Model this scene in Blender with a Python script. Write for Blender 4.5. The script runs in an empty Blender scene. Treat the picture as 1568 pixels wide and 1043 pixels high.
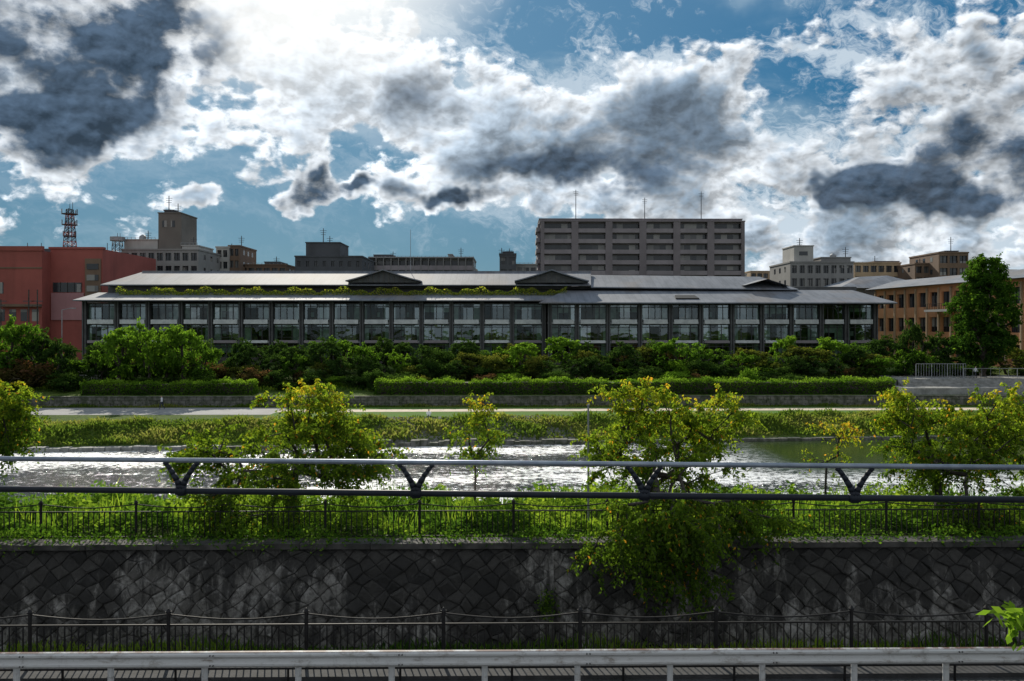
import bpy, math, random
import numpy as np
from mathutils import Vector
random.seed(7); rng=np.random.default_rng(7)
S=bpy.context.scene
F=1300.0
def wx(px,D): return (px-784)*D/F
def wz(py,D): return (500-py)*D/F
# ------------------------------------------------------------------ materials
class NT:
    def __init__(s,nt): s.t=nt; s.n=nt.nodes; s.l=nt.links
    def put(s,sock,val):
        if isinstance(val,bpy.types.NodeSocket): s.l.new(val,sock)
        elif val is not None:
            if isinstance(val,(tuple,list)) and len(val)==3 and sock.type=='RGBA': val=(*val,1)
            sock.default_value=val
    def node(s,ty,**k):
        n=s.n.new(ty)
        for a,b in k.items(): setattr(n,a,b)
        return n
    def m(s,op,a,b=None,c=None,clamp=False):
        n=s.node('ShaderNodeMath',operation=op,use_clamp=clamp)
        for i,v in enumerate((a,b,c)):
            if v is not None: s.put(n.inputs[i],v)
        return n.outputs[0]
    def vm(s,op,a,b=None,scale=None):
        n=s.node('ShaderNodeVectorMath',operation=op)
        s.put(n.inputs[0],a)
        if b is not None: s.put(n.inputs[1],b)
        if scale is not None: s.put(n.inputs['Scale'],scale)
        return n.outputs['Value'] if op in('LENGTH','DOT_PRODUCT','DISTANCE') else n.outputs[0]
    def mr(s,v,a,b,c=0.,d=1.,smooth=True):
        n=s.node('ShaderNodeMapRange',interpolation_type='SMOOTHSTEP' if smooth else 'LINEAR')
        for i,x in enumerate((v,a,b,c,d)): s.put(n.inputs[i],x)
        return n.outputs[0]
    def mix(s,f,a,b,blend='MIX'):
        n=s.node('ShaderNodeMix',data_type='RGBA',blend_type=blend)
        s.put(n.inputs[0],f); s.put(n.inputs[6],a); s.put(n.inputs[7],b)
        return n.outputs[2]
    def noise(s,vec,scale,detail=4,rough=.5,dist=0.,out=0):
        n=s.node('ShaderNodeTexNoise')
        if vec is not None: s.l.new(vec,n.inputs['Vector'])
        n.inputs['Scale'].default_value=scale; n.inputs['Detail'].default_value=detail
        n.inputs['Roughness'].default_value=rough; n.inputs['Distortion'].default_value=dist
        return n.outputs[out]
    def vor(s,vec,scale,detail=2,rough=.5):
        n=s.node('ShaderNodeTexVoronoi'); s.l.new(vec,n.inputs['Vector']); n.inputs['Scale'].default_value=scale
        n.inputs['Detail'].default_value=detail; n.inputs['Roughness'].default_value=rough; n.normalize=True
        return n.outputs['Distance']
    def sep(s,v):
        n=s.node('ShaderNodeSeparateXYZ'); s.put(n.inputs[0],v); return n.outputs
    def comb(s,x,y,z):
        n=s.node('ShaderNodeCombineXYZ')
        for i,v in enumerate((x,y,z)): s.put(n.inputs[i],v)
        return n.outputs[0]
    def ramp(s,f,stops,const=False):
        n=s.node('ShaderNodeValToRGB'); e=n.color_ramp.elements
        if const: n.color_ramp.interpolation='CONSTANT'
        while len(e)<len(stops): e.new(0.5)
        for i,(p,c) in enumerate(stops):
            e[i].position=p; e[i].color=(*c,1)
        s.put(n.inputs[0],f); return n.outputs[0]
    def attr(s,name='v'):
        n=s.node('ShaderNodeAttribute'); n.attribute_name=name; return n.outputs['Fac']
    def bump(s,h,strength=.5,dist=.05):
        n=s.node('ShaderNodeBump'); n.inputs['Strength'].default_value=strength; n.inputs['Distance'].default_value=dist
        s.l.new(h,n.inputs['Height']); return n.outputs[0]
def newmat(name):
    m=bpy.data.materials.new(name); m.use_nodes=True
    T=NT(m.node_tree); b=m.node_tree.nodes['Principled BSDF']
    return m,T,b
def pos(T): return T.node('ShaderNodeNewGeometry').outputs['Position']
def plain(name,c1,c2=None,rough=.7,scale=2.,metal=0.,bump=0.,streak=0.,spec=.5):
    m,T,b=newmat(name); p=pos(T)
    if c2 is None: c2=tuple(x*.7 for x in c1)
    f=T.noise(p,scale,5,.6); f=T.mr(f,.35,.65)
    col=T.mix(f,c1,c2)
    if streak:
        v=T.vm('MULTIPLY',p,(1.3,1.3,.12)); g=T.mr(T.noise(v,scale*1.5,5,.65),.45,.75)
        col=T.mix(T.m('MULTIPLY',g,streak),col,tuple(x*.3 for x in c1))
    T.put(b.inputs['Base Color'],col); b.inputs['Roughness'].default_value=rough; b.inputs['Metallic'].default_value=metal
    b.inputs['Specular IOR Level'].default_value=spec
    if bump: T.l.new(T.bump(T.noise(p,scale*8,4,.6),bump,.03),b.inputs['Normal'])
    return m
def leafmat(name,stops,trans=.5,tboost=1.6):
    m,T,b=newmat(name); T.n.remove(b); out=[n for n in T.n if n.type=='OUTPUT_MATERIAL'][0]
    col=T.ramp(T.attr(),stops)
    d=T.node('ShaderNodeBsdfDiffuse'); T.l.new(col,d.inputs[0])
    t=T.node('ShaderNodeBsdfTranslucent'); T.l.new(T.mix(1.,col,(tboost,tboost,tboost*.6),'MULTIPLY'),t.inputs[0])
    x=T.node('ShaderNodeMixShader'); x.inputs[0].default_value=trans; T.l.new(d.outputs[0],x.inputs[1]); T.l.new(t.outputs[0],x.inputs[2])
    T.l.new(x.outputs[0],out.inputs[0]); return m
M={}
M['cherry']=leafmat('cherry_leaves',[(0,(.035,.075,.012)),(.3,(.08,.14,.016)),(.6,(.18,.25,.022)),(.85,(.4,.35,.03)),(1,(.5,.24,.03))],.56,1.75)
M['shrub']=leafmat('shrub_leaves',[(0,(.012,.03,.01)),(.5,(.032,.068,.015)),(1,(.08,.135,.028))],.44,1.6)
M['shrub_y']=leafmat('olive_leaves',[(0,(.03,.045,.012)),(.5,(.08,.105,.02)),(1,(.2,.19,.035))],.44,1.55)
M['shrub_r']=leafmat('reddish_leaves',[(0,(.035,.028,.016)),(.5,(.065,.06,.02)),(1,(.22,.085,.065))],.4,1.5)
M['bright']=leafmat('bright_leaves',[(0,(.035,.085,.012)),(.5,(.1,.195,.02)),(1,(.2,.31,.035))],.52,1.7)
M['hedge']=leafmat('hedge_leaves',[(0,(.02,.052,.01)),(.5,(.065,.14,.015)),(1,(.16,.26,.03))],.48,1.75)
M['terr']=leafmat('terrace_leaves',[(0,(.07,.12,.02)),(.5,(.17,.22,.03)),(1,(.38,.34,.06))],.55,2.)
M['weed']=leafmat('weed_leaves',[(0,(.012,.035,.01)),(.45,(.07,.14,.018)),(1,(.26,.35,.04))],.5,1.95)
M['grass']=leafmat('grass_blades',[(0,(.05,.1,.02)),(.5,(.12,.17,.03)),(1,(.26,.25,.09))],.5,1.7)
M['bark']=plain('bark',(.05,.04,.032),(.02,.017,.014),.9,6,bump=.6)
M['black']=plain('black_iron',(.01,.01,.011),(.007,.006,.006),.6,5,0,spec=.25)
M['asph']=plain('asphalt',(.045,.045,.047),(.028,.028,.028),.9,3,bump=.4)
M['conc']=plain('concrete',(.3,.3,.29),(.2,.2,.19),.85,1.5,bump=.3,streak=.4)
M['darkconc']=plain('stained_concrete',(.075,.07,.065),(.025,.025,.022),.9,1.5,bump=.4,streak=.7)
M['slab']=plain('pale_slab',(.6,.62,.62),(.46,.48,.49),.6,1.)
M['hcol']=plain('hotel_column',(.075,.078,.08),(.05,.052,.055),.6,1.)
M['soffit']=plain('soffit',(.12,.11,.1),(.08,.075,.07),.8,1)
M['frame']=plain('window_frame',(.035,.035,.037),None,.5,1)
M['curtain']=plain('curtain',(.5,.48,.42),(.3,.3,.28),.9,1)
M['inner']=plain('interior_wall',(.26,.15,.08),(.045,.055,.05),.9,.3)
M['metal']=plain('grey_metal',(.3,.31,.33),(.22,.23,.24),.5,3,.4)
M['rail']=plain('galvanised_rail',(.28,.32,.38),(.19,.23,.29),.45,6,.5)
M['railk']=plain('slate_paint_rail',(.014,.019,.028),(.009,.012,.018),.55,6,0,spec=.25)
M['white']=plain('white_paint',(.7,.7,.68),(.5,.5,.48),.5,2)
M['redw']=plain('red_paint',(.35,.06,.04),None,.6,2)
def bcol(n,c,st=.35): M[n]=plain(n,c,tuple(x*.8 for x in c),.85,.15,streak=st)
bcol('terracotta',(.31,.08,.065)); bcol('pinkwall',(.38,.19,.2)); bcol('mauve',(.2,.175,.185),.3); bcol('greywall',(.24,.235,.23)); bcol('lightwall',(.4,.39,.37))
bcol('towerwall',(.15,.135,.12)); bcol('darkwall',(.075,.08,.09)); bcol('brownwall',(.17,.11,.075)); bcol('orangewall',(.66,.3,.14)); bcol('tanwall',(.46,.33,.21)); bcol('parapet',(.27,.24,.255),.3)
m,T,b=newmat('standing_seam_roof'); p=pos(T); x=T.sep(p)[0]
s_=T.m('ABSOLUTE',T.m('SUBTRACT',T.m('FRACT',T.m('MULTIPLY',x,.9)),.5))
rib=T.mr(s_,.4,.5)
col=T.mix(T.mr(T.noise(T.vm('MULTIPLY',p,(1,.3,.3)),.5,5,.7),.35,.7),(.19,.205,.235),(.12,.135,.16)); col=T.mix(T.m('MULTIPLY',rib,.3),col,(.06,.065,.08))
col=T.mix(T.m('MULTIPLY',T.mr(T.noise(p,.12,3,.6),.5,.65),.3),col,(.2,.15,.11))
T.put(b.inputs['Base Color'],col); b.inputs['Roughness'].default_value=.7; b.inputs['Specular IOR Level'].default_value=.22; M['roof']=m
m,T,b=newmat('window_glass'); p=pos(T)
c=T.vm('FLOOR',T.vm('MULTIPLY',p,(.55,.55,.36))); wn=T.node('ShaderNodeTexWhiteNoise'); T.l.new(c,wn.inputs[0])
T.put(b.inputs['Base Color'],T.ramp(wn.outputs[0],[(0,(.012,.016,.02)),(.6,(.025,.03,.036)),(.8,(.1,.1,.1)),(1,(.26,.25,.23))])); b.inputs['Roughness'].default_value=.15
M['glassb']=m
m,T,b=newmat('hotel_glass'); T.n.remove(b); out=[n for n in T.n if n.type=='OUTPUT_MATERIAL'][0]
p=pos(T); tr=T.node('ShaderNodeBsdfTransparent'); T.put(tr.inputs[0],(.42,.54,.5)); g=T.node('ShaderNodeBsdfGlossy'); g.inputs['Roughness'].default_value=.03; T.put(g.inputs[0],(.75,.9,.95))
T.l.new(T.bump(T.noise(p,.5,2,.5),.1,.2),g.inputs['Normal'])
cell=T.vm('FLOOR',T.vm('MULTIPLY',p,(.6,.1,.31))); wn=T.node('ShaderNodeTexWhiteNoise'); T.l.new(cell,wn.inputs[0])
x=T.node('ShaderNodeMixShader'); T.put(x.inputs[0],T.mr(wn.outputs[0],.4,1.,.04,.25,False)); T.l.new(tr.outputs[0],x.inputs[1]); T.l.new(g.outputs[0],x.inputs[2]); T.l.new(x.outputs[0],out.inputs[0]); M['hglass']=m
# stone
m,T,b=newmat('stained_stone'); p=pos(T)
v=T.attr(); z=T.sep(p)[2]
base=T.mix(v,(.09,.085,.076),(.27,.26,.24))
base=T.mix(T.mr(T.noise(p,9,6,.7),.4,.7),base,(.08,.075,.068))
big=T.noise(T.vm('MULTIPLY',p,(.36,.36,.25)),1.,4,.6)
stre=T.noise(T.vm('MULTIPLY',p,(2.6,2.6,.35)),1.,6,.72)
top=T.mr(z,-8.4,-6.3,-.06,.22,False)
dk=T.mr(T.m('ADD',T.m('ADD',T.m('MULTIPLY',big,1.4),T.m('MULTIPLY',stre,1.6)),T.m('ADD',top,-.95)),.38,.66)
lic=T.mr(T.noise(T.vm('MULTIPLY',p,(1,1,.6)),1.5,8,.8),.5,.64); col=T.mix(T.m('MULTIPLY',lic,.6),base,(.42,.41,.39))
col=T.mix(T.m('MULTIPLY',dk,.9),col,T.mix(v,(.008,.0078,.0075),(.03,.028,.025)))
T.put(b.inputs['Base Color'],col); b.inputs['Roughness'].default_value=.9
T.l.new(T.bump(T.noise(p,16,6,.75),1.,.06),b.inputs['Normal']); M['stone']=m
# ground
m,T,b=newmat('grass_ground'); p=pos(T)
col=T.ramp(T.noise(p,.35,7,.7),[(.3,(.035,.06,.015)),(.45,(.07,.12,.02)),(.6,(.12,.165,.035)),(.75,(.17,.16,.07))])
col=T.mix(T.mr(T.noise(p,3,5,.7),.45,.7),col,(.035,.05,.014))
T.put(b.inputs['Base Color'],col); b.inputs['Roughness'].default_value=1.; b.inputs['Specular IOR Level'].default_value=.1
T.l.new(T.bump(T.noise(p,5,5,.7),1.,.2),b.inputs['Normal']); M['ground']=m
M['lawn']=plain('lawn',(.07,.16,.022),(.09,.145,.03),1.,.6,bump=.6,spec=.1)
M['pathg']=plain('grey_path',(.25,.25,.25),(.2,.2,.2),.9,.5); M['patht']=plain('gravel_path',(.6,.5,.38),(.46,.39,.3),.95,1.2)
M['rev']=plain('revetment_stone',(.16,.155,.14),(.05,.06,.035),.9,1.4,bump=.8,streak=.5)
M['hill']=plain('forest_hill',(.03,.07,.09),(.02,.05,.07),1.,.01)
# water
m,T,b=newmat('river_water'); p=pos(T); sx=T.sep(p)
calm=T.m('MULTIPLY',T.mr(sx[0],18,27),T.mr(sx[1],68,76))
rough=T.m('SUBTRACT',1.,T.m('MULTIPLY',calm,.93))
n1=T.noise(T.vm('MULTIPLY',p,(1.,1.4,1)),2.2,5,.65)
bp=T.node('ShaderNodeBump'); bp.inputs['Distance'].default_value=.22; bp.inputs['Strength'].default_value=1.; T.l.new(T.m('MULTIPLY',n1,rough),bp.inputs['Height']); T.l.new(bp.outputs[0],b.inputs['Normal'])
zone=T.m('MULTIPLY',T.mr(T.noise(T.vm('MULTIPLY',p,(.03,.11,1)),1.,3,.6),.38,.6,-.09,.05),T.m('SUBTRACT',1.,calm))
fn=T.noise(T.vm('MULTIPLY',p,(.9,1.,1)),1.9,7,.9)
foam_glitter=T.m('MULTIPLY',T.mr(T.m('ADD',fn,zone),.48,.54),T.m('SUBTRACT',1.,calm))  # riffle foam plus sun glitter, painted as white specks in the colour
T.put(b.inputs['Base Color'],T.mix(foam_glitter,T.mix(calm,(.02,.025,.028),(.035,.055,.018)),(.85,.87,.88)))
T.put(b.inputs['Roughness'],T.m('ADD',.05,T.m('MULTIPLY',foam_glitter,.45))); b.inputs['IOR'].default_value=1.33; M['water']=m
# ------------------------------------------------------------------ builders
class MB:
    def __init__(s): s.v=[]; s.f=[]; s.m=[]; s.a=[]; s.mats=[]
    def mi(s,k):
        if k not in s.mats: s.mats.append(k)
        return s.mats.index(k)
    def face(s,pts,m,a=.5):
        i=len(s.v); s.v+= [tuple(p) for p in pts]; s.f.append(tuple(range(i,i+len(pts)))); s.m.append(s.mi(m)); s.a.append(a)
    def mesh(s,pts,faces,m,a=.5):
        i=len(s.v); s.v+=[tuple(p) for p in pts]; k=s.mi(m)
        for f in faces: s.f.append(tuple(i+j for j in f)); s.m.append(k); s.a.append(a)
    def hexa(s,P,m,a=.5): s.mesh(P,[(3,2,1,0),(4,5,6,7),(0,1,5,4),(1,2,6,5),(2,3,7,6),(3,0,4,7)],m,a)
    def box(s,x0,x1,y0,y1,z0,z1,m,a=.5):
        s.hexa([(x0,y0,z0),(x1,y0,z0),(x1,y1,z0),(x0,y1,z0),(x0,y0,z1),(x1,y0,z1),(x1,y1,z1),(x0,y1,z1)],m,a)
    def cyl(s,p0,p1,r0,r1=None,n=6,m='metal',cap=True):
        if r1 is None: r1=r0
        p0=Vector(p0); p1=Vector(p1); d=(p1-p0)
        if d.length<1e-6: return
        d.normalize(); u=d.orthogonal().normalized(); w=d.cross(u)
        P=[]
        for c,r in((p0,r0),(p1,r1)):
            for i in range(n):
                t=2*math.pi*i/n; P.append(c+(u*math.cos(t)+w*math.sin(t))*r)
        fs=[(i,(i+1)%n,n+(i+1)%n,n+i) for i in range(n)]
        if cap: fs+= [tuple(range(n-1,-1,-1)),tuple(range(n,2*n))]
        s.mesh(P,fs,m)
    def path(s,pts,r,n=6,m='metal'):
        for a,b in zip(pts[:-1],pts[1:]): s.cyl(a,b,r,r,n,m)
    def build(s,name,loc=(0,0,0),rz=0,smooth=False):
        me=bpy.data.meshes.new(name); me.from_pydata(s.v,[],s.f)
        for k in s.mats: me.materials.append(M[k])
        me.polygons.foreach_set('material_index',s.m)
        at=me.attributes.new('v','FLOAT','FACE'); at.data.foreach_set('value',s.a)
        if smooth: me.polygons.foreach_set('use_smooth',[True]*len(s.f))
        me.update(); o=bpy.data.objects.new(name,me); S.collection.objects.link(o); o.location=loc; o.rotation_euler=(0,0,rz); return o
def unit(v): return v/np.maximum(np.linalg.norm(v,axis=1,keepdims=True),1e-9)
def rand_dirs(n): return unit(rng.normal(size=(n,3)))
def leafquads(C,L,W,dirs=None):
    n=len(C)
    if dirs is None: dirs=rand_dirs(n)
    side=unit(np.cross(dirs,rand_dirs(n)))
    L=np.broadcast_to(L,(n,))[:,None]*.5; W=np.broadcast_to(W,(n,))[:,None]*.5
    return np.stack([C-dirs*L,C+side*W-dirs*L*.1,C+dirs*L,C-side*W-dirs*L*.1],axis=1)
def quadmesh(name,Q,a,mat,extra=None,extramat=None):
    n=len(Q); ve=Q.reshape(-1,3); nf=n
    me=bpy.data.meshes.new(name)
    ls=np.arange(n)*4; idx=np.arange(n*4); mi=np.zeros(n,int)
    if extra is not None and len(extra):
        E=extra; k=len(E); idx=np.concatenate([idx,np.arange(k*4)+n*4]); ve=np.concatenate([ve,E.reshape(-1,3)])
        ls=np.arange(n+k)*4; mi=np.concatenate([mi,np.ones(k,int)]); a=np.concatenate([a,np.full(k,.5)]); nf=n+k
    me.vertices.add(len(ve)); me.vertices.foreach_set('co',ve.astype(np.float32).ravel())
    me.loops.add(len(idx)); me.loops.foreach_set('vertex_index',idx.astype(np.int32))
    me.polygons.add(nf); me.polygons.foreach_set('loop_start',ls.astype(np.int32))
    me.materials.append(M[mat]); 
    if extra is not None: me.materials.append(M[extramat])
    me.polygons.foreach_set('material_index',mi.astype(np.int32))
    at=me.attributes.new('v','FLOAT','FACE'); at.data.foreach_set('value',a.astype(np.float32))
    me.update(calc_edges=True); return me
def addobj(name,me,loc=(0,0,0),sc=(1,1,1),rz=0):
    o=bpy.data.objects.new(name,me); S.collection.objects.link(o); o.location=loc; o.scale=sc; o.rotation_euler=(0,0,rz); return o
def tubes(P0,P1,R0,R1,n=5):
    d=unit(P1-P0); ref=np.where(np.abs(d[:,2:3])>.9,np.array([[1.,0,0]]),np.array([[0,0,1.]])); u=unit(np.cross(d,ref)); w=np.cross(d,u)
    out=[]
    for i in range(n):
        t0=2*math.pi*i/n; t1=2*math.pi*(i+1)/n
        a=u*math.cos(t0)+w*math.sin(t0); b=u*math.cos(t1)+w*math.sin(t1)
        out.append(np.stack([P0+a*R0[:,None],P0+b*R0[:,None],P1+b*R1[:,None],P1+a*R1[:,None]],axis=1))
    return np.concatenate(out)
def make_tree(name,base,top,ells,nt,mat,leafL=.12,ntw=7,nlf=28,twl=.7,rtip=.009,trmax=.16,step=.55,vb=0.,droop=.35,yell=.55,link=True):
    base=np.array(base,float); top=np.array(top,float)
    nodes=[base]; par=[-1]
    for i in range(1,6):
        t=i/5; nodes.append(base*(1-t)+top*t+np.array([rng.normal()*.05,rng.normal()*.05,0])*(trmax/.16)); par.append(len(nodes)-2)
    wts=np.array([e[6] for e in ells],float); wts/=wts.sum(); T_=[]
    for _ in range(nt):
        e=ells[rng.choice(len(ells),p=wts)]; d=rand_dirs(1)[0]; r=rng.uniform(.25,1)**.5
        T_.append(np.array(e[:3])+d*r*np.array(e[3:6]))
    T_.sort(key=lambda t:np.linalg.norm(t-top)); pl=[0]*6; tips=[]
    for t in T_:
        A=np.array(nodes[3:]); cost=np.linalg.norm(A-t,axis=1)+.18*np.array(pl[3:]); j=int(np.argmin(cost))+3
        a=nodes[j]; L=np.linalg.norm(t-a); k=max(1,int(L/step)); prev=j
        for i in range(1,k+1):
            f=i/k; q=a*(1-f)+t*f+np.array([0,0,.12*L*math.sin(math.pi*f)])+(rng.normal(size=3)*.07*step/.55 if i<k else 0)
            nodes.append(q); par.append(prev); pl.append(pl[prev]+L/k); prev=len(nodes)-1
        tips.append(prev)
    Np=np.array(nodes); cnt=np.zeros(len(nodes)); 
    for t in tips: cnt[t]+=1
    for i in range(len(nodes)-1,0,-1): cnt[par[i]]+=cnt[i]
    R=np.minimum(rtip*np.maximum(cnt,1)**.52*1.2,trmax); R[0]*=1.25
    pi=np.array(par[1:]); ii=np.arange(1,len(nodes))
    E=[tubes(Np[pi],Np[ii],R[pi]*.5+R[ii]*.5,R[ii],6)]
    Tp=Np[np.array(tips)]; n=len(Tp)*ntw; st=np.repeat(Tp,ntw,axis=0)
    cen=np.array([np.average([e[q] for e in ells],weights=wts) for q in range(3)])
    dr=unit(unit(st-cen)*.5+rng.normal(size=(n,3))*np.array([.7,.7,.35])); Lt=twl*rng.uniform(.5,1.3,n)
    mid=st+dr*Lt[:,None]*.5; en=st+dr*Lt[:,None]-np.array([0,0,1])*(droop*Lt)[:,None]
    rt=np.full(n,rtip*.6)
    E+= [tubes(st,mid,rt,rt*.7,3),tubes(mid,en,rt*.7,rt*.3,3)]
    keep=rng.uniform(size=n)>.08
    m=n*nlf; k=np.repeat(np.arange(n),nlf); s=rng.uniform(.05,1.08,m)
    C=st[k]*((1-s)**2)[:,None]+2*mid[k]*(s*(1-s))[:,None]+en[k]*(s**2)[:,None]
    off=rand_dirs(m); off[:,2]-=.3; C=C+off*leafL*rng.uniform(.2,.9,m)[:,None]
    C=C[keep[k]]; off=off[keep[k]]; kk=k[keep[k]]; m=len(C)
    dd=unit(off+np.array([0,0,-.5])+rng.normal(size=(m,3))*.35)
    Q=leafquads(C,leafL*rng.uniform(.7,1.3,m),leafL*.52*rng.uniform(.8,1.2,m),dd)
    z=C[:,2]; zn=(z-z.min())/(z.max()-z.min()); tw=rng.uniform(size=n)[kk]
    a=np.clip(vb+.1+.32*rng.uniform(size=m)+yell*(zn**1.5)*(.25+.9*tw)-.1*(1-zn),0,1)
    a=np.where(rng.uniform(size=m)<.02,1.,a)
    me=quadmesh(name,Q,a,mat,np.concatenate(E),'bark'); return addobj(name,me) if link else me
# ------------------------------------------------------------------ terrain
def edge(x): return max(84.,min(98.,90+.095*x))
def prof(x):
    e=edge(x)
    return [(-400,-7.04),(0,-7.04),(18.0,-7.04),(18.06,-8.9),(24.36,-8.9),(24.4,-6.25),(27,-6.35),(31,-6.65),(36,-8.5),(46,-12.7),(52,-13.3),(e-5,-13.3),(e-.3,-12.8),(e,-12.3),(e+2,-11.6),(e+4,-10.7),(e+6,-10.2),(108,-10.2),(108.3,-10.2),(108.34,-8.95),(113,-8.6),(122,-7.2),(130,-6.5),(400,-6.5),(1500,-6.5),(9000,-6.5)]
def zt(x,y):
    p=prof(x)
    for (a,b),(c,d) in zip(p[:-1],p[1:]):
        if a<=y<=c: return b+(d-b)*(y-a)/(c-a)
    return -6.5
xs=[-6000,-1500,-400,-200]+list(np.linspace(-130,130,131))+[200,400,1500,6000]
g=MB(); V=[]; K=len(prof(0))
for x in xs:
    for j,(y,z) in enumerate(prof(x)):
        jit=rng.normal()*.12 if 12<=j<=16 and abs(x)<140 else 0
        V.append((x,y+jit,z+(jit*.3 if j in(13,14,15) else 0)))
g.mesh(V,[(i*K+j,(i+1)*K+j,(i+1)*K+j+1,i*K+j+1) for i in range(len(xs)-1) for j in range(K-1)],'ground'); g.build('ground')
def sheet(name,x0,x1,y0,y1,z,mat,nx=1):
    b=MB(); X=np.linspace(x0,x1,nx+1)
    for i in range(nx): b.face([(X[i],y0,z),(X[i+1],y0,z),(X[i+1],y1,z),(X[i],y1,z)],mat)
    return b.build(name)
sheet('river_water',-500,500,44,101,-12.5,'water')
sheet('road',-300,300,-30,16.9,-7.036,'asph')
sheet('sunken_road',-300,300,18.2,23,-8.896,'asph')
b=MB(); b.box(-60,60,16.9,17.95,-7.1,-6.95,'asph'); b.build('kerb')
b=MB(); 
for i in range(60): b.box(-60+i*2,-58.02+i*2,13.2,13.35,-7.036,-7.03,'white')
b.build('road_marking')
b=MB(); b.box(-60,60,18.0,18.055,-8.9,-7.06,'darkconc'); b.build('kerb_retaining_wall')
sheet('riverside_path',-200,-28,98.5,107,-10.19,'pathg'); 
b=MB()
for i in range(60):
    x0=-28+i*3; x1=x0+3; yy=lambda x:103.4+.4*math.sin(x*.05)+.01*x; w=1.5
    b.face([(x0,yy(x0)-w,-10.18),(x1,yy(x1)-w,-10.18),(x1,yy(x1)+w,-10.18),(x0,yy(x0)+w,-10.18)],'patht')
b.build('gravel_path')
b=MB()
for i in range(70):
    x0=-28+i*2.; x1=x0+2; 
    b.face([(x0,edge(x0)+6.2,-10.193),(x1,edge(x1)+6.2,-10.193),(x1,108,-10.193),(x0,108,-10.193)],'lawn')
b.build('lawn')
b=MB(); x=-130
while x<130:
    L=random.uniform(.5,1.6); e=edge(x)
    if x<-30: hh=.3
    elif -16<x<6: hh=.5
    else: hh=.12
    b.box(x,x+L*.96,e-.5-random.uniform(0,.1),e+.4,-12.9,-12.3+hh*random.uniform(.3,1),'conc' if x<-30 else 'rev'); x+=L
b.build('river_edging')
b=MB(); x=-15
while x<6:
    for k in range(7):
        L=.8; e=edge(x); t0=k/7; t1=(k+.93)/7; o=random.uniform(0,.4)
        y0=e+.3+t0*5.5; y1=e+.3+t1*5.5; z0=-12.2+t0*2.05; z1=-12.2+t1*2.05
        b.hexa([(x+o,y0,z0-.1),(x+o+L*.93,y0,z0-.1),(x+o+L*.93,y1,z1-.1),(x+o,y1,z1-.1),(x+o,y0,z0+.1),(x+o+L*.93,y0,z0+.1),(x+o+L*.93,y1,z1+.1),(x+o,y1,z1+.1)],'rev')
    x+=.8
b.build('stone_revetment')
b=MB(); x=-75
while x<75:
    for k in range(3):
        L=.9; o=.45*(k%2); j=random.uniform(0,.1)
        b.box(x+o,x+o+L*.95,108.0-j,108.3,-10.2+k*.42,-10.2+k*.42+.39,'rev')
    x+=.9
b.box(-75,75,107.95,108.5,-8.93,-8.84,'rev'); b.build('retaining_wall')
def hedge(x0,x1,y0,y1,z0,z1,n):
    L=x1-x0; W=y1-y0; H=z1-z0; ar=np.array([L*W,L*H,W*H*2]); 
    f=rng.choice(3,size=n,p=ar/ar.sum()); u=rng.uniform(size=n); w=rng.uniform(size=n)
    P=np.zeros((n,3)); P[:,0]=x0+u*L; P[:,1]=y0+w*W; P[:,2]=z0+w*H
    t=f==0; P[t,1]=y0+w[t]*W; P[t,2]=z1; t=f==1; P[t,1]=y0; P[t,2]=z0+w[t]*H
    t=f==2; P[t,0]=np.where(u[t]>.5,x0,x1); P[t,1]=y0+rng.uniform(size=t.sum())*W
    bumpy=.14*np.sin(P[:,0]*1.3)+.1*np.sin(P[:,0]*3.7+1)+.14*np.sin(P[:,0]*.31); P[:,2]+=bumpy*(P[:,2]>z0+.5*H); P+=rng.normal(size=(n,3))*.13
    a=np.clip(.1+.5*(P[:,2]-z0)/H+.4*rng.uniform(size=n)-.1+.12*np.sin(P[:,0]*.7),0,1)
    Q=leafquads(P,rng.uniform(.18,.32,n),rng.uniform(.12,.2,n))
    b=MB(); b.box(x0+.1,x1-.1,y0+.15,y1-.15,z0-.2,z1-.15,'bark'); core=np.array(b.v)[np.array(b.f)]
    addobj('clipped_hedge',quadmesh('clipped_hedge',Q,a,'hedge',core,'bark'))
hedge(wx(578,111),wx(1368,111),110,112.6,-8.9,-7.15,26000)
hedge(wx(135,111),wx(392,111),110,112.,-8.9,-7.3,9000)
# ------------------------------------------------------------------ shrubs
def shrub_mesh(name,mat,nl=3600):
    nc=34; 
    c=rand_dirs(nc)*rng.uniform(.3,.85,(nc,1)); c[:,2]=c[:,2]*.82+1.02; rr=rng.uniform(.16,.36,nc)
    c[:6,2]=rng.uniform(.25,.6,6)
    k=rng.integers(0,nc,nl); d=rand_dirs(nl); P=c[k]+d*(rr[k]*rng.uniform(.4,1.2,nl))[:,None]
    P[:,2]=np.maximum(P[:,2],.03)
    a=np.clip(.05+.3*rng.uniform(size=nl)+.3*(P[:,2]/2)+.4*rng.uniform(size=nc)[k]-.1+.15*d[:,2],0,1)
    Q=leafquads(P,rng.uniform(.07,.13,nl),rng.uniform(.05,.09,nl))
    P0=np.zeros((8,3)); P0[:,:2]=rng.normal(size=(8,2))*.05; P1=c[-8:]
    return quadmesh(name,Q,a,mat,tubes(P0,P1,np.full(8,.05),np.full(8,.015),5),'bark')
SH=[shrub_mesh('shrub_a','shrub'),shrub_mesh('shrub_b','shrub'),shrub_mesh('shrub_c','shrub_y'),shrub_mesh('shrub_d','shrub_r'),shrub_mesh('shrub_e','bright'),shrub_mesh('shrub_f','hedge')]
TR=[make_tree('small_tree',(0,0,0),(rng.normal()*.1,0,.65),[(0,0,1.25,.8,.8,.6,3),(rng.normal()*.3,rng.normal()*.3,1.65,.45,.45,.3,1),(rng.normal()*.4,0,.8,.6,.6,.3,.8)],42,mt,.115,5,17,.3,.008,.06,.2,.08,.3,.4,False) for mt in('shrub','hedge','shrub','shrub_y','bright','bright')]
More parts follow.
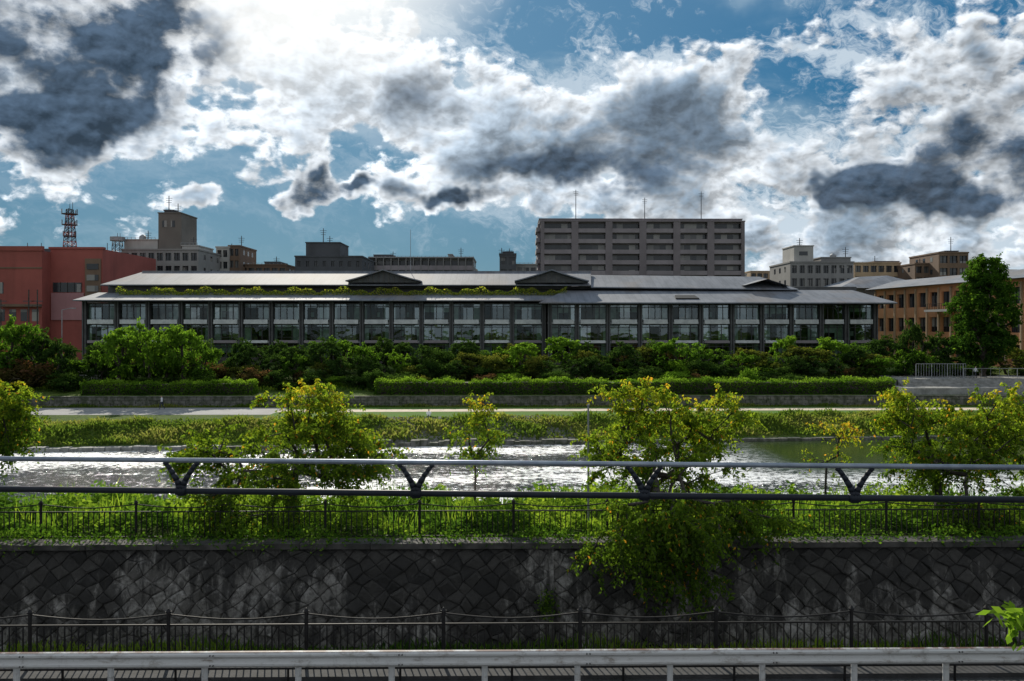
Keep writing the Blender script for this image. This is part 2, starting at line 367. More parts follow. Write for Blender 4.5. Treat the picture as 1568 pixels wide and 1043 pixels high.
def shrub(px,pytop,D,wpx,me,name='garden_shrub'):
    x=wx(px,D); z=zt(x,D); h=wz(pytop,D)-z; w=wpx*D/F/2*1.15
    addobj(name,me,(x,D,z-.1),(w,w*random.uniform(.8,1),h/1.95),random.uniform(0,6.28))
pxs=-20
while pxs<1600:
    for row in range(3):
        D=[114.5,119,125][row]+random.uniform(-1.2,1.5)
        top=[572,550,536][row]+random.uniform(-14,14)
        if 330<pxs<1400 and row==2: top=random.uniform(514,548)
        if pxs>1375 and row<2: continue
        if row==0 or random.random()<.3: me=random.choices(SH,[5,4,2.6,2.2,1.2,2])[0]
        else: me=random.choices(TR,[4,2,3,2.4,1.,1.])[0]
        shrub(pxs+random.uniform(-14,14),top,D,random.uniform(34,66),me,'garden_tree' if row==2 else 'garden_shrub')
    pxs+=27
for px,t,w,k in [(188,502,74,4),(232,494,66,5),(285,498,76,4),(258,512,60,5),(312,528,50,1),(160,530,50,0),(210,525,60,1)]: shrub(px,t,117+random.uniform(-2,2),w,TR[k],'young_tree')
for px,t,w,k in [(20,488,90,1),(62,505,70,0),(95,520,55,0),(5,530,80,3),(45,545,90,3),(115,548,40,5),(-30,500,90,1)]: shrub(px,t,117+random.uniform(-3,3),w,(SH if k in(3,5) else TR)[k],'bank_tree')
for px,t,w,k in [(800,524,60,4),(503,518,60,0),(720,538,60,3),(560,525,50,1),(450,530,60,2),(650,528,50,2),(960,524,60,0),(1040,518,80,1),(1235,528,80,3),(1150,532,60,3),(900,535,50,3),(1320,530,60,0),(390,528,50,0),(1405,492,50,0),(1440,510,60,0),(1425,535,70,1),(1390,530,50,1)]: shrub(px,t,121,w,TR[k],'garden_tree')
make_tree('camphor_tree',(wx(1512,118),118,-7.5),(wx(1512,118),118,-2.),[(wx(1512,118),118,3,3.9,3.8,5.0,3),(wx(1513,118),118,7.3,2.2,2.2,2.6,1),(wx(1510,118),118,-1.6,4.,3.8,2.8,1.4)],250,'hedge',.4,6,26,1.3,.02,.4,1.2,-.12,.2,.35)
# ------------------------------------------------------------------ grass
def blades(name,n,xr,yf,h,mat,w=.04,lean=.35,zoff=0.):
    x=rng.uniform(xr[0],xr[1],n); y=yf(x,rng.uniform(size=n)); z=np.array([zt(a,c) for a,c in zip(x,y)])+zoff
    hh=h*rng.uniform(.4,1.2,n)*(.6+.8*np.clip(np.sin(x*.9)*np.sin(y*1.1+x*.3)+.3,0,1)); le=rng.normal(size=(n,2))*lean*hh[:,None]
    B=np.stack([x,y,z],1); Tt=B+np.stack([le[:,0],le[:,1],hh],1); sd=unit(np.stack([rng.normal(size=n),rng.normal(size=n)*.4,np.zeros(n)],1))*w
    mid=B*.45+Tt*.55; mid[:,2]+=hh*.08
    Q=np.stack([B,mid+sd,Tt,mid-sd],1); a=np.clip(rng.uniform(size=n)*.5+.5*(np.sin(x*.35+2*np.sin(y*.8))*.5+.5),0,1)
    addobj(name,quadmesh(name,Q,a,mat))
ev=np.vectorize(edge)
blades('bank_grass',34000,(-75,75),lambda x,u:ev(x)+.6+u*5.3,.5,'grass',.09,.5)
blades('path_verge_grass',9000,(-75,75),lambda x,u:107.2+u*.8,.35,'grass',.06)
blades('slope_grass',6000,(-75,75),lambda x,u:112.8+u*4,.4,'weed',.1)
# ------------------------------------------------------------------ near bank vegetation
def patch(x,y): return .5+.28*np.sin(x*.55+1.3*np.sin(y*.7))+.22*np.sin(x*1.37+y*.9+2)
def weeds(name,n,xr,yr,hf,L,mat='weed',vb=.1):
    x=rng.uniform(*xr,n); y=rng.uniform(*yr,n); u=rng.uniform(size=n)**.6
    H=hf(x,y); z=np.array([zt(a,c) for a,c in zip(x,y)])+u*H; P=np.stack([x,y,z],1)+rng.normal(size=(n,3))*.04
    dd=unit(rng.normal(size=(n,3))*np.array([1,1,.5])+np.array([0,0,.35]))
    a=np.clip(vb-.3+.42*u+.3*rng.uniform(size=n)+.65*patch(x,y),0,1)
    addobj(name,quadmesh(name,leafquads(P,L*rng.uniform(.6,1.5,n),L*.5*rng.uniform(.7,1.3,n),dd),a,mat))
hf=lambda x,y:np.clip(.4+.32*np.sin(x*1.1+2*np.sin(y))+.24*np.sin(x*2.9+y*2)+.16*np.sin(x*7.1),.1,1.05)
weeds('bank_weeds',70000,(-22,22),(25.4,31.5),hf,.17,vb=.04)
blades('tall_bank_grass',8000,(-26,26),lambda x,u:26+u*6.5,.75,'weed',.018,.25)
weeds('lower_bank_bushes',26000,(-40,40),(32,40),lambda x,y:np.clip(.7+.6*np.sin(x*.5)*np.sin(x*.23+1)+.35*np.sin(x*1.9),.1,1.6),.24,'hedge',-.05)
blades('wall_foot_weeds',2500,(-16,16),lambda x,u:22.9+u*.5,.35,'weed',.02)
n=16000; x=rng.uniform(-22,22,n); pt_=np.clip(.1+.8*np.sin(x*.9+2*np.sin(x*.31))*np.sin(x*.37+.5)+.25*np.sin(x*3.1),-.2,1); kq=rng.uniform(size=n)<.25+.75*np.clip(pt_,0,1)
x=x[kq]; pt_=np.clip(pt_[kq],0,1); n=len(x); u=rng.uniform(size=n)
P=np.stack([x,24.05+u*.9+rng.normal(size=n)*.05,-6.12+rng.uniform(-.05,.12,n)+.35*pt_*rng.uniform(size=n)-np.where(u<.15,1,0)*rng.uniform(0,.45,n)*pt_],1); P[:,1]-=np.where(u<.15,.12,0)
addobj('ivy',quadmesh('ivy',leafquads(P,rng.uniform(.06,.13,n),rng.uniform(.04,.09,n)),np.clip(rng.uniform(size=n)*.7+.2*pt_,0,1),'hedge'))
P=np.array([[wx(838,23.4),23.55,-7.75]])+rng.normal(size=(260,3))*np.array([.14,.06,.22]); P[:,1]=23.45+(P[:,2]+8.9)*.25-.12
addobj('wall_fern',quadmesh('wall_fern',leafquads(P,np.full(260,.1),np.full(260,.05)),rng.uniform(.1,.7,260),'weed'))
# ------------------------------------------------------------------ cherry trees
def el(px,py,D,rx,ry,rz,w): return (wx(px,D),D,wz(py,D),rx,ry,rz,w)
make_tree('cherry_tree',(wx(447,27.3),27.3,-6.5),(wx(450,27.3),27.3,-4.6),
  [el(440,695,27,3.1,1.9,1.2,5),el(470,625,27.3,1.5,1.2,.8,1.6),el(380,775,25.6,1.6,1.,.7,1.4),el(530,690,27,1.6,1.2,1.,1),el(310,690,27,.9,1,.7,.6)],170,'cherry')
make_tree('cherry_tree',(wx(1000,26.3),26.3,-6.4),(wx(995,26),26,-4.5),
  [el(1010,690,26.2,2.3,1.6,1.2,4),el(975,620,26.3,1.2,1.,.7,1),el(1090,640,26.3,1.2,1,.7,1),el(1000,820,23.0,1.9,.7,1.0,3.2),el(1060,780,24.2,2.2,.9,.7,2.2),el(1180,800,24.0,.9,.5,.35,.5),el(1040,880,22.9,1.,.5,.4,.6)],215,'cherry')
make_tree('cherry_tree',(wx(1441,28),28,-6.7),(wx(1437,28),28,-4.4),
  [el(1450,680,27.6,2.3,1.6,1.3,4),el(1540,700,27,1.6,1.5,1.5,1.6),el(1400,625,28,1.,1,.6,.8),el(1490,790,25.6,1.3,.8,.5,.9),el(1540,625,27,1.2,1,.5,.6)],150,'cherry')
make_tree('cherry_tree',(wx(-90,28),28,-6.7),(wx(-70,28),28,-4.6),[el(-60,650,28,2.2,1.5,1.2,3),el(12,640,28,.9,.8,1.1,1.6)],85,'cherry')
make_tree('cherry_sapling',(wx(728,30),30,-6.6),(wx(728,30),30,-4.6),[el(727,665,30,.85,.7,1.0,3),el(735,625,30,.5,.4,.4,1)],36,'cherry',.12,5,15,.5,.007,.045,.4,.1)
make_tree('cherry_sapling',(wx(1265,30),30,-6.6),(wx(1268,30),30,-4.8),[el(1268,685,30,.7,.6,1.,3),el(1300,665,30,.5,.4,.5,1)],26,'cherry',.1,4,10,.5,.007,.04,.4,.2)
b=MB(); b.cyl((wx(901,26.5),26.5,-6.5),(wx(901,26.5),26.5,wz(622,26.5)),.035,.03,8,'metal'); b.cyl((wx(901,26.5),26.5,wz(622,26.5)),(wx(901,26.5),26.5,wz(619,26.5)),.05,.045,8,'metal')
b.build('marker_post')
cx=wx(1578,14)
make_tree('roadside_shrub',(cx+.7,14,-7.04),(cx+.5,14,-5.6),[(cx+.02,14,wz(962,14),.4,.4,.22,1.2),(cx+.7,14,-5.,.6,.5,.5,1.5)],18,'bright',.22,3,7,.3,.007,.03,.3,.4,.1,.2)
# ------------------------------------------------------------------ stone wall
b=MB(); h=.235; zb,ztp=-8.9,-6.3; yb=lambda z:23.5+(z-zb)*.25
b.hexa([(-40,yb(zb)+.06,zb-.1),(40,yb(zb)+.06,zb-.1),(40,24.35,zb-.1),(-40,24.35,zb-.1),(-40,yb(ztp)+.06,ztp),(40,yb(ztp)+.06,ztp),(40,24.35,ztp),(-40,24.35,ztp)],'stone',.05)
jit={}
def gp(i,j):
    if (i,j) not in jit: jit[(i,j)]=((i-j)*h*1.1+random.uniform(-.09,.09),zb-.2+(i+j)*h*.92+random.uniform(-.08,.08))
    return jit[(i,j)]
for a in range(-125,126):
    for s in range(-1,13):
        if (a+s)%2: continue
        i=(s+a)//2; j=(s-a)//2
        c=[gp(i,j),gp(i+1,j),gp(i+1,j+1),gp(i,j+1)]
        mx=sum(p[0] for p in c)/4; mz=sum(p[1] for p in c)/4
        if mz<zb-.15 or mz>ztp+.15: continue
        pr=random.uniform(.02,.1); tl=random.uniform(-.06,.06); v=random.random()
        def ring(k,dep):
            o=[]
            for (x,z) in c:
                X=mx+(x-mx)*k; Z=min(max(mz+(z-mz)*k,zb),ztp); o.append((X,yb(Z)+.06-dep-tl*(z-mz)/h*(dep>0),Z))
            return o
        R0=ring(.97,0.); R1=ring(.92,pr*.7); R2=ring(.62,pr)
        P=R0+R1+R2; fs=[]
        for q in range(4):
            n=(q+1)%4; fs+=[(q,n,4+n,4+q),(4+q,4+n,8+n,8+q)]
        fs.append((8,9,10,11)); b.mesh(P,fs,'stone',v)
for i in range(40): b.box(-40+2*i,-38.02+2*i,24.05+random.uniform(-.015,.015),24.7,-6.298,-6.14+random.uniform(-.015,.015),'darkconc')
x=wx(845,23.6); b.hexa([(x-.07,yb(zb)-.05,zb),(x+.07,yb(zb)-.05,zb),(x+.07,24.3,zb),(x-.07,24.3,zb),(x-.07,yb(ztp)-.05,ztp-.003),(x+.07,yb(ztp)-.05,ztp-.003),(x+.07,24.3,ztp-.003),(x-.07,24.3,ztp-.003)],'stone',.9)
b.build('stone_wall')
# ------------------------------------------------------------------ fences
def fence(name,y,z0,H,sp,x0px,xr,bal):
    b=MB(); k0=wx(x0px,y); i0=int((-xr-k0)/sp); 
    for i in range(i0,int((xr-k0)/sp)+1):
        x=k0+i*sp
        b.cyl((x,y,z0),(x,y,z0+H),.038,.038,8,'black'); b.cyl((x,y,z0+H),(x,y,z0+H+.03),.06,.06,8,'black'); b.cyl((x,y,z0+H+.03),(x,y,z0+H+.09),.054,.01,8,'black'); b.cyl((x,y,z0),(x,y,z0+.05),.06,.05,8,'black')
        n=8; pts=[(x+sp*t/n,y,z0+H-.03-.11*math.sin(math.pi*t/n)) for t in range(n+1)]; b.path(pts,.018,5,'black')
        b.box(x,x+sp,y-.012,y+.012,z0+H-.27,z0+H-.235,'black'); b.box(x,x+sp,y-.012,y+.012,z0+.1,z0+.135,'black')
        nb=int(sp/bal)
        for q in range(1,nb):
            xx=x+sp*q/nb; b.box(xx-.012,xx+.012,y-.01,y+.01,z0+.135,z0+H-.27,'black')
    b.build(name)
fence('iron_fence',17.5,-6.95,1.08,2.815,261,16,.14)
fence('iron_fence',24.9,-6.25,1.1,2.75,212,23,.15)
# guardrail
m,T,bb=newmat('weathered_white_paint'); p=pos(T); col=T.mix(T.mr(T.noise(T.vm('MULTIPLY',p,(1.,1.,3.)),2.5,8,.75),.5,.72),(.5,.5,.49),(.19,.16,.13))
zz=T.sep(p)[2]; rust=T.m('MULTIPLY',T.mr(zz,-6.235,-6.2),T.mr(T.noise(p,1.8,6,.8),.38,.55)); 
st2=T.mr(T.noise(T.vm('MULTIPLY',p,(5,5,.6)),1.2,6,.75),.55,.75); col=T.mix(T.m('MULTIPLY',st2,.5),col,(.12,.1,.09))
T.put(bb.inputs['Base Color'],T.mix(rust,col,(.13,.05,.025))); bb.inputs['Roughness'].default_value=.5; M['guard']=m
b=MB(); y=16.3; zt_=-6.2; sp=143*y/F; k0=wx(170,y)
pf=[(.03,-.015),(0,0),(-.04,-.01),(-.075,-.05),(-.075,-.085),(-.02,-.125),(0,-.155),(-.02,-.185),(-.075,-.225),(-.075,-.26),(-.04,-.3),(0,-.31),(.03,-.295)]
for i in range(-9,10):
    xa=k0+sp*(2*i-.93+2); xb=xa+2*sp; o=.004*(i%2)
    for (p,q),(r,s) in zip(pf[:-1],pf[1:]): b.face([(xa,y+p-o,zt_+q),(xb+.12,y+p-o,zt_+q),(xb+.12,y+r-o,zt_+s),(xa,y+r-o,zt_+s)],'guard')
    for dz in(-.06,-.25):
        for dx in(.04,.1): b.cyl((xa+dx,y-.1,zt_+dz),(xa+dx,y-.07,zt_+dz),.014,.014,6,'darkconc')
for i in range(-12,13):
    x=k0+i*sp; b.cyl((x,y+.1,-7.04),(x,y+.1,zt_-.08),.06,.06,10,'guard'); b.box(x-.05,x+.05,y+.0,y+.05,zt_-.24,zt_-.08,'guard')
b.cyl((-18,y+.45,-6.72),(18,y+.45,-6.72),.025,.025,6,'black')
for i in range(-8,9): b.cyl((i*2.2,y+.45,-7.04),(i*2.2,y+.45,-6.72),.025,.025,6,'black')
b.build('guardrail')
# foreground handrail
b=MB(); Dr=lambda x:7.46-.067*x
pt=lambda x,z:(x,Dr(x),z)
b.cyl(pt(-6.5,-1.2),pt(6.5,-1.2),.022,.022,14,'rail'); b.cyl(pt(-6.5,-1.475),pt(6.5,-1.475),.028,.028,14,'railk')
for px in (-77,280,637,987,1312,1640):
    x=wx(px,7.46); x=(px-784)*Dr(x)/F
    for s in(-1,1):
        pts=[(.008,-1.515,.03),(.012,-1.46,.031),(.02,-1.42,.03),(.038,-1.38,.027),(.07,-1.325,.024),(.1,-1.28,.022),(.128,-1.24,.021),(.16,-1.222,.015)]
        for (a,z,r),(c,w,r2) in zip(pts[:-1],pts[1:]): b.cyl(pt(x+s*a,z),pt(x+s*c,w),r,r2,8,'railk')
    b.cyl(pt(x-.045,-1.475),pt(x+.045,-1.475),.038,.038,12,'railk')
for x in(-6.4,6.4): b.cyl(pt(x,-7.04),pt(x,-1.2),.05,.05,12,'railk')
b.build('handrail',smooth=True)
# ------------------------------------------------------------------ hotel
b=MB()
def wing(pxs,yf,eave,seed):
    R=random.Random(seed); yg=yf+.75
    lv=[-6.5,-2.5,.75,eave]
    for i,px in enumerate(pxs):
        x=wx(px,yf)
        b.box(x-.34,x-.1,yf,yf+.5,-6.6,eave,'hcol'); b.box(x+.1,x+.34,yf,yf+.5,-6.6,eave,'hcol'); b.box(x-.1,x+.1,yf+.2,yf+.6,-6.6,eave,'frame')
    x0=wx(pxs[0],yf); x1=wx(pxs[-1],yf)
    for f in range(3):
        z0=lv[f]; z1=lv[f+1]
        b.box(x0-.3,x1+.3,yf+.62,yf+8,z0-.3,z0+.02,'slab'); b.box(x0,x1,yf+.45,yf+.6,z0-.34,z0-.05,'slab')
        b.box(x0,x1,yf+4,yf+4.2,z0,z1-.32,'inner')
        for i in range(len(pxs)-1):
            a=wx(pxs[i],yf)+.35; c=wx(pxs[i+1],yf)-.35; w=c-a
            if f>0:
                b.box(a+.2,c-.2,yf+.02,yf+.44,z0-.3,z0+(.42 if f==2 else .15),'slab' if f==2 or R.random()<.3 else 'parapet')
            else: b.box(a,c,yf+.3,yf+.44,z0,z0+1.3,'darkconc')
            b.face([(a,yg,z0+.02),(c,yg,z0+.02),(c,yg,z1-.3),(a,yg,z1-.3)],'hglass')
            for t in ((0,.25,.5,.75,1) if f!=1 else (0,.3,.7,1)): b.box(a+w*t-.06,a+w*t+.06,yg-.08,yg+.06,z0+.02,z1-.3,'frame')
            b.box(a,c,yg-.07,yg+.05,z1-.95,z1-.84,'frame')
            b.box(a,c,yg-.1,yg+.08,z1-.5,z1-.3,'frame')
            if R.random()<.65:
                cw=w*R.choice([.12,.18,.3,.1]); b.box(a+.05,a+cw,yg+.15,yg+.25,z0+.1,z1-.35,'curtain')
            if R.random()<.6:
                cw=w*R.choice([.1,.18,.28,.4]); b.box(c-cw,c-.05,yg+.15,yg+.25,z0+.1,z1-.35,'curtain')
            if R.random()<.35: b.box(a+.1,c-.1,yg+.12,yg+.16,z1-.35-R.uniform(.4,1.6),z1-.35,'curtain')
            if R.random()<.6:
                q=a+w*R.uniform(.2,.6); b.box(q,q+w*.25,yg+.8,yg+1.6,z0+.02,z0+R.uniform(.6,1.3),'inner')
            if R.random()<.5:
                q=a+w*R.uniform(.2,.6); b.box(q,q+w*.12,yg+.9,yg+1.1,z0+.9,z0+1.7,'curtain')
            if f>0 and R.random()<.8: b.box(a+.2,c-.2,yg-.3,yg-.26,z0+.62,z0+.68,'frame')
        for i in range(0,len(pxs)):
            x=wx(pxs[i],yf); b.box(x-.1,x+.1,yg+.1,yf+4,z0+.02,z1-.32,'inner')
wing([133,182,229,279,324,370,416,462,508,554,599,645,691,738,784,833],145,4.3,1)
wing([842,884,932,981,1028,1075,1123,1169,1215,1261,1300,1345],143,4.1,2)
def roofslab(A,B,C,D,t,mat='roof'):
    lo=[(p[0],p[1],p[2]-t) for p in(A,B,C,D)]; b.hexa(lo+[A,B,C,D],mat)
b.box(wx(140,146),wx(1340,146),153,168,-6.6,7.2,'hcol')
b.box(wx(190,152),wx(870,152),151.2,153,4.5,7.3,'frame')
eL=wx(116,143.2); eR=wx(836,143.2)
roofslab((eL,143.2,4.45),(eR+3,143.2,4.45),(eR+3,151,6.0),(wx(155,151),151,6.0),.16)
b.face([(eL,143.2,4.28),(eR,143.2,4.28),(eR,150,4.3),(eL,150,4.3)],'soffit')
roofslab((eL,160,4.45),(eL,143.2,4.45),(wx(155,151),151,6.0),(wx(155,151),160,6.0),.16)
e2L=wx(826,140.8); e2R=wx(1378,140.8)
roofslab((e2L,140.8,4.0),(e2R,140.8,4.0),(wx(1308,151),151,6.5),(wx(868,151),151,6.6),.18)
roofslab((e2R,140.8,4.0),(e2R,162,4.0),(wx(1308,151),158,6.5),(wx(1308,151),151,6.5),.18)
roofslab((e2L,152,4.0),(e2L,140.8,4.0),(wx(868,151),151,6.6),(wx(868,151),153,6.6),.18)
b.face([(e2L,140.8,3.81),(e2R,140.8,3.81),(e2R,150,3.85),(e2L,150,3.85)],'soffit')
sk=wx(1052,144); b.hexa([(sk-2.0,143.2,4.62),(sk+2.0,143.2,4.62),(sk+1.7,145.6,5.2),(sk-1.7,145.6,5.2),(sk-2.0,143.2,4.8),(sk+2.0,143.2,4.8),(sk+1.7,145.6,5.4),(sk-1.7,145.6,5.4)],'black')
uL=wx(158,149.5); uR=wx(1225,149.5); rl=wx(222,158); rr=wx(1165,158)
roofslab((uL,149.5,7.35),(wx(905,149.5),149.5,7.35),(wx(905,158),158,10.1),(rl,158,10.1),.18)
roofslab((wx(905,149.5)+.01,149.5,7.0),(uR,149.5,6.6),(rr,158,9.3),(wx(905,158),158,9.6),.18)
roofslab((uL,168,7.35),(uL,149.5,7.35),(rl,158,10.1),(rl,159,10.1),.18)
roofslab((uR,149.5,6.6),(uR,168,6.6),(rr,159,9.3),(rr,158,9.3),.18)
b.face([(uL,149.5,7.15),(uR,149.5,6.4),(uR,153,6.45),(uL,153,7.2)],'soffit')
b.box(rl,wx(905,158),157.8,158.3,10.05,10.3,'roof')
for px,hw in((587,57),(845,57)):
    x=wx(px,148.5); W=hw*148.5/F; zb_=7.95; za=9.9; n=8
    crv=[(-1+2*i/n, zb_+(za-zb_)*(1-abs(-1+2*i/n))**1.15) for i in range(n+1)]
    for (u,z),(u2,z2) in zip(crv[:-1],crv[1:]):
        b.hexa([(x+u*W,148.2,z-.1),(x+u2*W,148.2,z2-.1),(x+u2*W,157,z2-.1),(x+u*W,157,z-.1),(x+u*W,148.2,z+.1),(x+u2*W,148.2,z2+.1),(x+u2*W,157,z2+.1),(x+u*W,157,z+.1)],'roof')
    b.face([(x-W*.95,149.2,zb_-.25)]+[(x+u*W*.95,149.2,z-.15) for u,z in crv]+[(x+W*.95,149.2,zb_-.25)],'hcol')
    for k in range(-4,5): b.box(x+k*.9-.06,x+k*.9+.06,149.08,149.19,zb_-.2,zb_+(za-zb_)*(1-abs(k*.9)/W)*.8,'soffit')
x=wx(1170,152); b.mesh([(x-4.,149.3,7.3),(x,149.3,8.4),(x+4.,149.3,7.1),(x-4,158,7.5),(x,158,8.6),(x+4,158,7.3)],[(0,1,4,3),(1,2,5,4)],'roof')
b.cyl((wx(629,158),158,10),(wx(629,158),158,wz(352,158)),.06,.04,5,'metal')
b.build('riverside_hotel')
n=11000; x=rng.uniform(wx(185,148.6),wx(868,148.6),n); P=np.stack([x,rng.uniform(147.4,149.2,n),5.5+rng.uniform(0,1,n)*(.95+.35*np.sin(x*.8)+.25*np.sin(x*2.1))],1)
addobj('terrace_planting',quadmesh('terrace_planting',leafquads(P,rng.uniform(.15,.3,n),rng.uniform(.1,.2,n)),rng.uniform(0,1,n),'terr'))
# ------------------------------------------------------------------ city buildings
def building(b,x0,x1,yf,dep,z0,z1,fl,bays,wall,sp_h=.4,pier=.25,balc=False,zbase=None,side=True,par='parapet'):
    b.box(x0+.3,x1-.3,yf+.4,yf+dep-.3,z0,z1-.3,'glassb')
    H=(z1-z0)/fl; W=(x1-x0)/bays
    for f in range(fl+1):
        z=z0+f*H; b.box(x0,x1,yf+.004,yf+.39,max(z-H*sp_h*.5,z0-.5),min(z+H*sp_h*.5,z1),wall)
        if balc and f<fl:
            b.box(x0+.1,x1-.1,yf-1.1,yf,z,z+.12,wall); b.box(x0+.1,x1-.1,yf-1.15,yf-1.05,z-.1,z+H*.36,par)
    for i in range(bays+1):
        x=x0+i*W; a=max(x-W*pier*.5,x0); c=min(x+W*pier*.5,x1); b.box(a,c,yf-(1.25 if balc else 0),yf+.395,z0-.5,z1-.002,wall)
        if not balc and i<bays:
            b.box(x+W*.5-.05,x+W*.5+.05,yf+.2,yf+.38,z0,z1-.3,'frame')
    for xa,xb in((x0-.003,x0+.31),(x1-.31,x1+.003)):
        b.box(xa,xb,yf+.002,yf+dep,z0-.5,z1-.001,wall)
    if side:
        for f in range(fl):
            for k in range(3):
                yy=yf+dep*(.2+.25*k); z=z0+f*H+H*.35
                b.box(x0-.03,x0+.1,yy,yy+1.2,z,z+H*.4,'glassb'); b.box(x1-.1,x1+.03,yy,yy+1.2,z,z+H*.4,'glassb')
    b.box(x0-.15,x1+.15,yf-(1.3 if balc else .15),yf+dep+.1,z1,z1+.35,wall)
def bpx(name,p0,p1,top,D,dep,fh,bays,wall,extra=(),z0=-6.5,**k):
    b=MB(); z1=wz(top,D); fl=max(1,round((z1-z0)/fh)); building(b,wx(p0,D),wx(p1,D),D,dep,z0,z1,fl,bays,wall,**k)
    for e in extra:
        if e[0]=='box':
            _,a,c,t,bt,m_=e; b.box(wx(a,D),wx(c,D),D+1,D+dep*.6,wz(bt,D),wz(t,D),m_); b.box(wx(a,D)-.15,wx(c,D)+.15,D+.85,D+dep*.6+.15,wz(t,D),wz(t,D)+.25,m_)
        if e[0]=='win':
            _,a,c,t,bt=e; b.box(wx(a,D),wx(c,D),D+.93,D+1.2,wz(bt,D),wz(t,D),'glassb')
        if e[0]=='ant':
            _,a,t,bt=e; x=wx(a,D); b.cyl((x,D+3,wz(bt,D)),(x,D+3,wz(t,D)),.13,.09,5,'darkwall')
            zt2=wz(t,D)
            for q in range(3): b.cyl((x-.8+.1*q,D+3,zt2-.6-.5*q),(x+.8-.1*q,D+3,zt2-.6-.5*q),.06,.06,4,'darkwall')
        if e[0]=='tank':
            _,a,c,t,bt=e; x=wx((a+c)/2,D); r=(wx(c,D)-wx(a,D))/2
            b.cyl((x,D+4,wz(bt,D)),(x,D+4,wz(t,D)),r,r,12,'metal'); b.cyl((x,D+4,wz(t,D)),(x,D+4,wz(t,D)+.4),r,r*.3,12,'metal')
        if e[0]=='rail':
            _,a,c,t,bt=e
            b.box(wx(a,D),wx(c,D),D+.3,D+.35,wz(t,D)-.05,wz(t,D),'metal')
            n=int((c-a)/6)
            for q in range(n+1): xx=wx(a+(c-a)*q/n,D); b.box(xx-.04,xx+.04,D+.3,D+.35,wz(bt,D),wz(t,D)-.05,'metal')
    return b.build(name)
bpx('apartment_block',828,1140,340,250,22,3.1,6,'mauve',[('ant',883,288,335),('ant',990,300,335),('ant',1078,290,335),('box',826,1139,335,341,'parapet')],balc=True,pier=.2,sp_h=.3)
b=MB(); 
for f in range(12): z=-6.5+f*3.15; b.box(wx(821,252),wx(828,252)-.2,251.5,262,z,z+1.2,'parapet'); 
b.box(wx(822,252)+.3,wx(828,252)-.1,252.5,270,-6.5,30.5,'mauve'); b.build('apartment_stair_wing')
b=MB(); D=165
x0,x1,x2=wx(-60,D),wx(70,D),wx(150,D)
b.box(x0,x1,D,D+25,-6.5,wz(385,D),'terracotta'); b.box(x1+.01,x2,D+3,D+28,-6.5,wz(380,D),'terracotta'); b.box(x0,x1+.2,D-.2,D+.5,wz(385,D),wz(378,D),'terracotta')
b.box(x1-.3,x2+.2,D+2.8,D+4,wz(380,D),wz(377,D),'terracotta')
b.box(wx(75,D),wx(118,D),D+2.9,D+3.2,wz(447,D),wz(432,D),'glassb'); 
for k in range(5): xx=wx(75+k*10.7,D); b.box(xx-.06,xx+.06,D+2.8,D+2.89,wz(447,D),wz(432,D),'frame')
b.box(wx(72,D),wx(122,D),D+2.75,D+2.88,wz(490,D),wz(448,D),'pinkwall')
b.box(wx(124,D),wx(148,D),D+2.7,D+2.98,wz(500,D),wz(395,D),'brownwall')
for k in range(5): b.box(wx(127,D),wx(145,D),D+2.6,D+2.69,wz(412+k*17,D),wz(403+k*17,D),'glassb')
b.box(wx(-20,D),wx(12,D),D-.05,D+.2,wz(450,D),wz(433,D),'glassb'); b.box(wx(10,D),wx(70,D),D-1,D-.01,wz(470,D),wz(466,D),'brownwall')
b.box(x0,x1,D-.12,D-.01,wz(412,D),wz(410,D),'brownwall')
for k in range(4): b.box(wx(4+k*17,D),wx(14+k*17,D),D-.04,D+.2,wz(492,D),wz(474,D),'glassb')
b.box(wx(20,D),wx(60,D),D+8,D+16,wz(385,D),wz(376,D),'darkwall')
for px in(8,30,72,135): b.cyl((wx(px,D),D+9,wz(385,D)),(wx(px,D),D+9,wz(366,D)),.09,.06,5,'darkwall')
b.build('terracotta_building')
def lattice(name,px,top,bot,D,w0,w1,mats,heads=True):
    b=MB(); x=wx(px,D); z0=wz(bot,D); z1=wz(top,D); n=9; y=D
    def cor(t):
        w=(w0*(1-t)+w1*t)/2; z=z0+(z1-z0)*t; return [(x-w,y-w,z),(x+w,y-w,z),(x+w,y+w,z),(x-w,y+w,z)]
    for i in range(n):
        A=cor(i/n); B=cor((i+1)/n); mm=mats[i%len(mats)]
        for k in range(4):
            b.cyl(A[k],B[k],.09,.09,4,mm); b.cyl(A[k],B[(k+1)%4],.05,.05,4,mm); b.cyl(A[(k+1)%4],B[k],.05,.05,4,mm); b.cyl(B[k],B[(k+1)%4],.05,.05,4,mm)
    if heads:
        for t,w_ in((.35,.5),(.62,.9),(.88,1.1)):
            z=z0+(z1-z0)*t; w=w0*(1-t)+w1*t; b.cyl((x,y,z),(x,y,z+.12),w*.5+w_,w*.5+w_,10,'darkwall')
            for k in range(5):
                a=k*1.26; r=w*.5+w_*.9; b.cyl((x+math.cos(a)*r,y+math.sin(a)*r,z-.1),(x+math.cos(a)*r,y+math.sin(a)*r,z+1.1),.11,.11,6,'metal' if k%2 else 'darkwall')
    b.cyl((x,y,z1),(x,y,z1+(z1-z0)*.14),.08,.05,4,'darkwall'); b.cyl((x+.6,y,z1-.5),(x+.6,y,z1+1.5),.07,.05,4,'darkwall'); b.build(name)
lattice('antenna_tower',112,322,385,185,2.0,1.0,['darkwall','redw'])
lattice('lattice_mast',184,368,440,200,2.4,1.6,['metal','darkwall'],False)
b=MB(); b.cyl((wx(184,200),200,wz(370,200)),(wx(184,200),200,wz(364,200)),1.7,1.7,10,'metal'); b.build('mast_platform')
